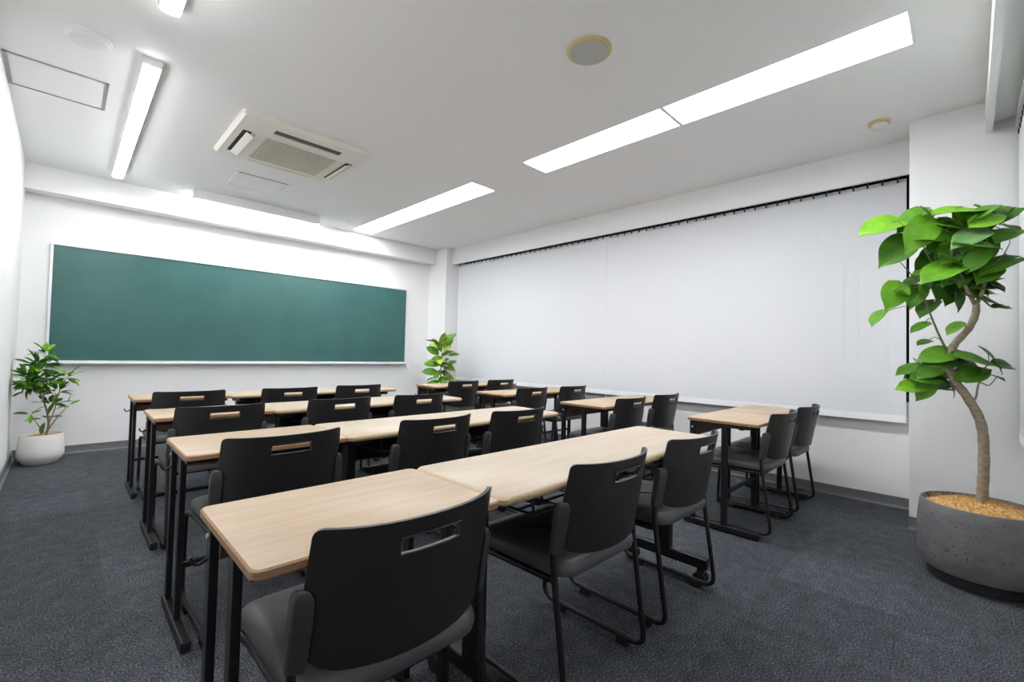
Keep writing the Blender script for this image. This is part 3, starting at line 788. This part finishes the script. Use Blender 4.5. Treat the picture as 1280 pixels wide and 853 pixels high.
BRANCH = [
    [(3.42, -0.03, 1.436), (3.396, -0.001, 1.512), (3.414, 0.017, 1.58), (3.399, 0.06, 1.691), (3.41, .05, 1.80)],
    [(3.42, -0.03, 1.436), (3.414, -0.057, 1.526), (3.445, -0.066, 1.64), (3.438, -0.072, 1.735), (3.436, -0.067, 1.894)],
    [(3.42, -0.048, 1.481), (3.422, -0.088, 1.428), (3.407, -0.116, 1.425), (3.4, -0.149, 1.427)],
    [(3.42, 0.073, 1.179), (3.403, 0.117, 1.301), (3.446, 0.181, 1.514), (3.44, 0.225, 1.627), (3.40, .27, 1.70)],
    [(3.42, 0.003, 0.951), (3.438, -0.027, 0.944), (3.402, -0.041, 1.031), (3.409, -0.076, 1.02), (3.428, -0.108, 1.071)],
    [(3.42, 0.055, 0.985), (3.441, 0.109, 0.989), (3.443, 0.174, 1.02), (3.395, 0.229, 1.063)],
    [(3.42, 0.017, 1.581), (3.43, 0.092, 1.612), (3.42, 0.157, 1.73), (3.401, 0.189, 1.822), (3.40, .25, 1.90)],
    [(3.42, -0.066, 1.636), (3.395, -0.116, 1.668), (3.446, -0.152, 1.754)],
    [(3.42, -0.072, 1.732), (3.423, -0.016, 1.814), (3.408, 0.029, 1.862)],
    [(3.42, 0.07, 1.149), (3.424, 0.124, 1.161)],
    [(3.42, -0.041, 1.03), (3.441, -0.059, 1.102), (3.421, -0.088, 1.145)]]
def smooth_path(P, k=5):
    P = [Vector(p) for p in P]; Q = [2*P[0]-P[1]] + P + [2*P[-1]-P[-2]]; out = []
    for i in range(1, len(Q)-2):
        for j in range(k):
            t_ = j/k; a, b, c, d = Q[i-1], Q[i], Q[i+1], Q[i+2]
            out.append(.5*((2*b)+(c-a)*t_+(2*a-5*b+4*c-d)*t_*t_+(3*b-a-3*c+d)*t_**3))
    out.append(P[-1]); return out

PX, PY = 3.42, -.045
t = thing('stone_planter', 'large round dark grey stone planter beside the near column', 'pot', (PX, PY, 0))
MB().lathe([(.205, .052), (.225, .060), (.243, .095), (.249, .15), (.250, .25), (.243, .34), (.236, .392), (.232, .398), (.226, .398), (.222, .392), (.222, .33), (.02, .33)], 56).build('body', M['potg'], t, smooth=35)
MB().lathe([(.195, 0), (.205, .005), (.212, .053)], 48).build('base', M['potdark'], t, smooth=35)
pr = MB(); rnd = random.Random(5)
for i in range(170):
    a = rnd.uniform(0, 2*PI); z = rnd.uniform(.10, .36); s_ = rnd.uniform(.0015, .0042)
    rr = .2505 if z < .25 else .250-.0075*(z-.25)/.09
    c_ = Vector((rr*math.cos(a), rr*math.sin(a), z)); tx = Vector((-math.sin(a), math.cos(a), 0))*s_*rnd.uniform(.8, 1.6); tz = Vector((0, 0, s_)); nn = Vector((math.cos(a), math.sin(a), 0))*.0006
    pr.add([c_-tx, c_-tz, c_+tx, c_+tz, c_+nn], [(0, 1, 4), (1, 2, 4), (2, 3, 4), (3, 0, 4), (3, 2, 1, 0)])
o = pr.build('pores', M['pore'], t); o['kind'] = 'stuff'

t = thing('potted_tree', 'tall tree with a curving pale trunk and broad heart-shaped leaves in the grey planter', 'plant', (PX, PY, .33))
def local(P): return [Vector(p) - t.location for p in P]
tp = smooth_path(TRUNK, 5)
n = len(tp)
MB().tube([p - t.location for p in tp], .02, 10, radii=[.024-.009*i/(n-1) + .0012*math.sin(i*1.9) for i in range(n)]).build('trunk', M['bark'], t, smooth=60)
for bi, b in enumerate(BRANCH):
    bp_ = smooth_path(b, 4); n = len(bp_)
    thick = .011 if bi < 2 else (.006 if bi in (3, 4) else .0048)
    MB().tube([p - t.location for p in bp_], .005, 7, radii=[thick*(1-.6*i/(n-1)) for i in range(n)]).build('branch', M['bark'] if bi in (0, 1, 4) else M['twig'], t, smooth=60)
# coir mulch heap
so = MB(); rnd = random.Random(9); vs = []; fs = []; RR = [0, .05, .10, .15, .19, .218]; K = 28
for ri, r_ in enumerate(RR):
    for a in range(K):
        an = 2*PI*a/K
        z = .036 + .045*(1-(r_/.225)**2) + rnd.uniform(-.008, .010)*(1 if 0 < ri < 5 else 0)
        vs.append((r_*math.cos(an), r_*math.sin(an), z if ri < 5 else .042))
for ri in range(len(RR)-1):
    for a in range(K): fs.append((ri*K+a, ri*K+(a+1) % K, (ri+1)*K+(a+1) % K, (ri+1)*K+a))
so.add(vs, fs)
for i in range(420):
    a = rnd.uniform(0, 2*PI); r_ = .215*math.sqrt(rnd.random()); z = .040+.045*(1-(r_/.225)**2)
    p0 = Vector((r_*math.cos(a), r_*math.sin(a), z)); d_ = Vector((rnd.uniform(-1, 1), rnd.uniform(-1, 1), rnd.uniform(.0, .7))).normalized()*rnd.uniform(.012, .035)
    so.tube([p0, p0+d_*.6+Vector((0, 0, .002)), p0+d_], .0011, 3)
o = so.build('coir_mulch', M['soil'], t, smooth=50); o['kind'] = 'stuff'
rnd = random.Random(77)
for c_, n_, zr in (((3.46, 0.02, 1.76), 16, .14), ((3.44, -.06, 1.86), 10, .08), ((3.46, .08, 1.60), 14, .10), ((3.48, -.05, 1.56), 10, .08), ((3.44, .14, 1.84), 7, .08), ((3.46, -.02, 1.10), 7, .05), ((3.44, .15, 1.04), 5, .05)):
    for i in range(n_):
        LEAVES.append((c_[0]+rnd.uniform(-.10, .14), min(.3, max(-.14, c_[1]+rnd.gauss(0, .07))), c_[2]+rnd.uniform(-zr, zr), rnd.uniform(.09, .16), rnd.choice((rnd.uniform(150, 240), rnd.uniform(-60, 30))), rnd.uniform(.25, .7), rnd.choice((0, 0, 1, 1, 1))))
allb = [p for b in BRANCH for p in smooth_path(b, 3)] + tp[-12:]
protos = [leaf_mesh('leaf', heart, 11, .16, .24, lobe=.42, wavy=.022, material=M['leaf%d' % i]) for i in range(4)]
for (x, y, z, s_, ang, op, tone) in LEAVES:
    a = math.radians(ang)
    if x > 3.55: pass
    axis = math.cos(a)*RIGHT + math.sin(a)*UP*.85 - FWD*random.uniform(.0, .35)
    normal = -FWD*op*.9 + Vector((0, 0, 1))*math.sqrt(1-op*op)*1.0 + Vector((random.uniform(-.15, .15), random.uniform(-.15, .15), 0))
    axn = axis.normalized()
    y += max(0, -.195 - min(y-abs(axn.y)*s_*.5-.25*s_, y))
    base = Vector((x, y, z)) - axn*s_*.5
    lf = put_leaf(protos[tone], None, t, base, axis, normal, s_*.90)
    near = min(allb, key=lambda q: (q-base).length)
    if (near-base).length < .34:
        midp = (near+base)/2 + Vector((0, 0, .02))
        MB().tube([q - t.location for q in smooth_path([near, midp, base], 3)], .0019, 5).build('petiole', M['twig'], t, smooth=60)
for p_ in protos: bpy.data.objects.remove(p_)

# small tree in a white pot by the left wall
PX, PY = -.128, 6.04
t = thing('white_pot', 'white ceramic pot tapering to its rim, in the corner by the left wall', 'pot', (PX, PY, 0))
MB().lathe([(.105, 0), (.118, .006), (.152, .062), (.158, .085), (.157, .13), (.146, .265), (.142, .272), (.137, .272), (.134, .266), (.134, .225), (.01, .225)], 48).build('body', M['potw'], t, smooth=35)
t = thing('potted_shrub', 'bushy small-leaved tree growing in the white corner pot', 'plant', (PX, PY, .225))
MB().lathe([(.132, .0), (.132, .022), (.08, .034), (.005, .040)], 24).build('coir_mulch', M['soil'], t, smooth=60)
W = lambda *p: Vector(p) - t.location
stems = [
    [(-.10, 6.02, .24), (-.085, 6.0, .36), (-.10, 5.98, .48), (-.13, 5.96, .60), (-.17, 5.93, .72), (-.18, 5.90, .85)],
    [(-.13, 5.96, .60), (-.11, 5.95, .75), (-.12, 5.93, .90), (-.125, 5.92, 1.01)],
    [(-.085, 6.0, .36), (-.05, 6.0, .50), (-.03, 5.99, .64), (.0, 5.97, .75), (.03, 5.96, .80)],
    [(-.09, 6.0, .30), (-.03, 5.98, .42), (.02, 5.95, .50), (.045, 5.94, .53)],
    [(-.11, 6.0, .28), (-.16, 5.96, .38), (-.20, 5.92, .47)],
    [(-.17, 5.93, .72), (-.22, 5.86, .78), (-.25, 5.80, .82)],
    [(-.10, 5.98, .48), (-.06, 5.93, .58), (-.05, 5.90, .66)],
    [(-.17, 5.93, .72), (-.18, 5.85, .70), (-.22, 5.80, .66)]]
for i, s_ in enumerate(stems):
    sp = smooth_path(s_, 4); n = len(sp)
    MB().tube([p - t.location for p in sp], .005, 6, radii=[(.011 if i == 0 else .006)*(1-.6*k/(n-1)) for k in range(n)]).build('stem', M['bark'], t, smooth=60)
small = leaf_mesh('leaf', ellip, 5, .25, .18, material=M['leafs'])
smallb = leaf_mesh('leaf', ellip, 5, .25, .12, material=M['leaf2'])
rnd = random.Random(21)
clusters = [((-.20, 5.86, .78), .125, 70), ((-.165, 5.90, .90), .10, 46), ((-.125, 5.92, 1.02), .055, 16), ((.02, 5.96, .80), .055, 16), ((-.04, 5.98, .66), .06, 14), ((-.08, 5.95, .55), .07, 14), ((.035, 5.945, .53), .035, 5), ((-.20, 5.92, .47), .03, 3), ((-.10, 5.95, .42), .05, 6), ((-.24, 5.80, .70), .06, 14), ((-.10, 5.90, .76), .06, 14)]
for c_, rad, nlf in clusters:
    c_ = Vector(c_)
    for i in range(nlf):
        d_ = Vector((rnd.gauss(0, 1), rnd.gauss(0, 1), rnd.gauss(.25, .8))).normalized()
        p_ = c_ + d_*rad*rnd.uniform(.25, .8)
        s_ = rnd.uniform(.075, .118)
        ax = (d_ + Vector((0, 0, .15))).normalized()
        if p_.x + ax.x*s_ < XL+.012: p_.x = XL+.014 + max(0, -ax.x*s_)
        nm = Vector((0, 0, 1)) + Vector((rnd.uniform(-.4, .4), rnd.uniform(-.6, .2), 0))
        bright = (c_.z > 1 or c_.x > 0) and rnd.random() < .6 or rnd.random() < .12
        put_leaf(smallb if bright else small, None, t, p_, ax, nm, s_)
bpy.data.objects.remove(small); bpy.data.objects.remove(smallb)

# rubber plant in the far corner
PX, PY = 3.98, 5.52
t = thing('corner_pot', 'white pot of the corner rubber plant, behind the desks by the far column', 'pot', (PX, PY, 0))
MB().lathe([(.105, 0), (.118, .006), (.145, .06), (.15, .10), (.138, .265), (.133, .27), (.128, .265), (.128, .225), (.01, .225)], 40).build('body', M['potw'], t, smooth=35)
t = thing('rubber_plant', 'yellow-green variegated rubber plant beside the far column behind the desks', 'plant', (PX, PY, .225))
MB().lathe([(.126, .0), (.126, .02), (.07, .03), (.005, .035)], 24).build('coir_mulch', M['soil'], t, smooth=60)
stems = [[(0, 0, .02), (-.01, .0, .30), (.0, -.01, .60), (.01, 0, .86), (-.03, -.02, 1.02)], [(.01, 0, .40), (.05, -.03, .62), (.08, -.04, .86)], [(.02, .01, .05), (.09, -.02, .26), (.14, -.03, .38)]]
for i, s_ in enumerate(stems):
    sp = smooth_path(s_, 4); n = len(sp)
    MB().tube(sp, .006, 6, radii=[(.010 if i == 0 else .006)*(1-.5*k/(n-1)) for k in range(n)]).build('stem', M['twig'], t, smooth=60)
lv = leaf_mesh('leaf', oblong, 6, .25, .22, material=M['leafv']); ld = leaf_mesh('leaf', oblong, 6, .25, .22, material=M['leaf1'])
rnd = random.Random(3)
spots = []
for i in range(32):
    z = .40 + .60*i/31; a = i*2.4
    spots.append((Vector((.0, 0, z)), a, rnd.uniform(.19, .25), rnd.uniform(-.5, .4) if z < .80 else rnd.uniform(.3, 1.4)))
for i in range(8): spots.append((Vector((.06, -.035, .62+.03*i)), i*2.4+1, rnd.uniform(.16, .21), rnd.uniform(.0, .8)))
for p_, a, s_, el in spots:
    ax = Vector((math.cos(a), math.sin(a), el)).normalized()
    base = p_ + ax*.035 + t.location
    put_leaf(lv if rnd.random() < .55 else ld, None, t, base, ax, Vector((rnd.uniform(-.5, .5), rnd.uniform(-.5, .3), 1)) - FWD*rnd.uniform(.2, 1.2), s_*rnd.uniform(.85, 1.1))
bpy.data.objects.remove(lv); bpy.data.objects.remove(ld)
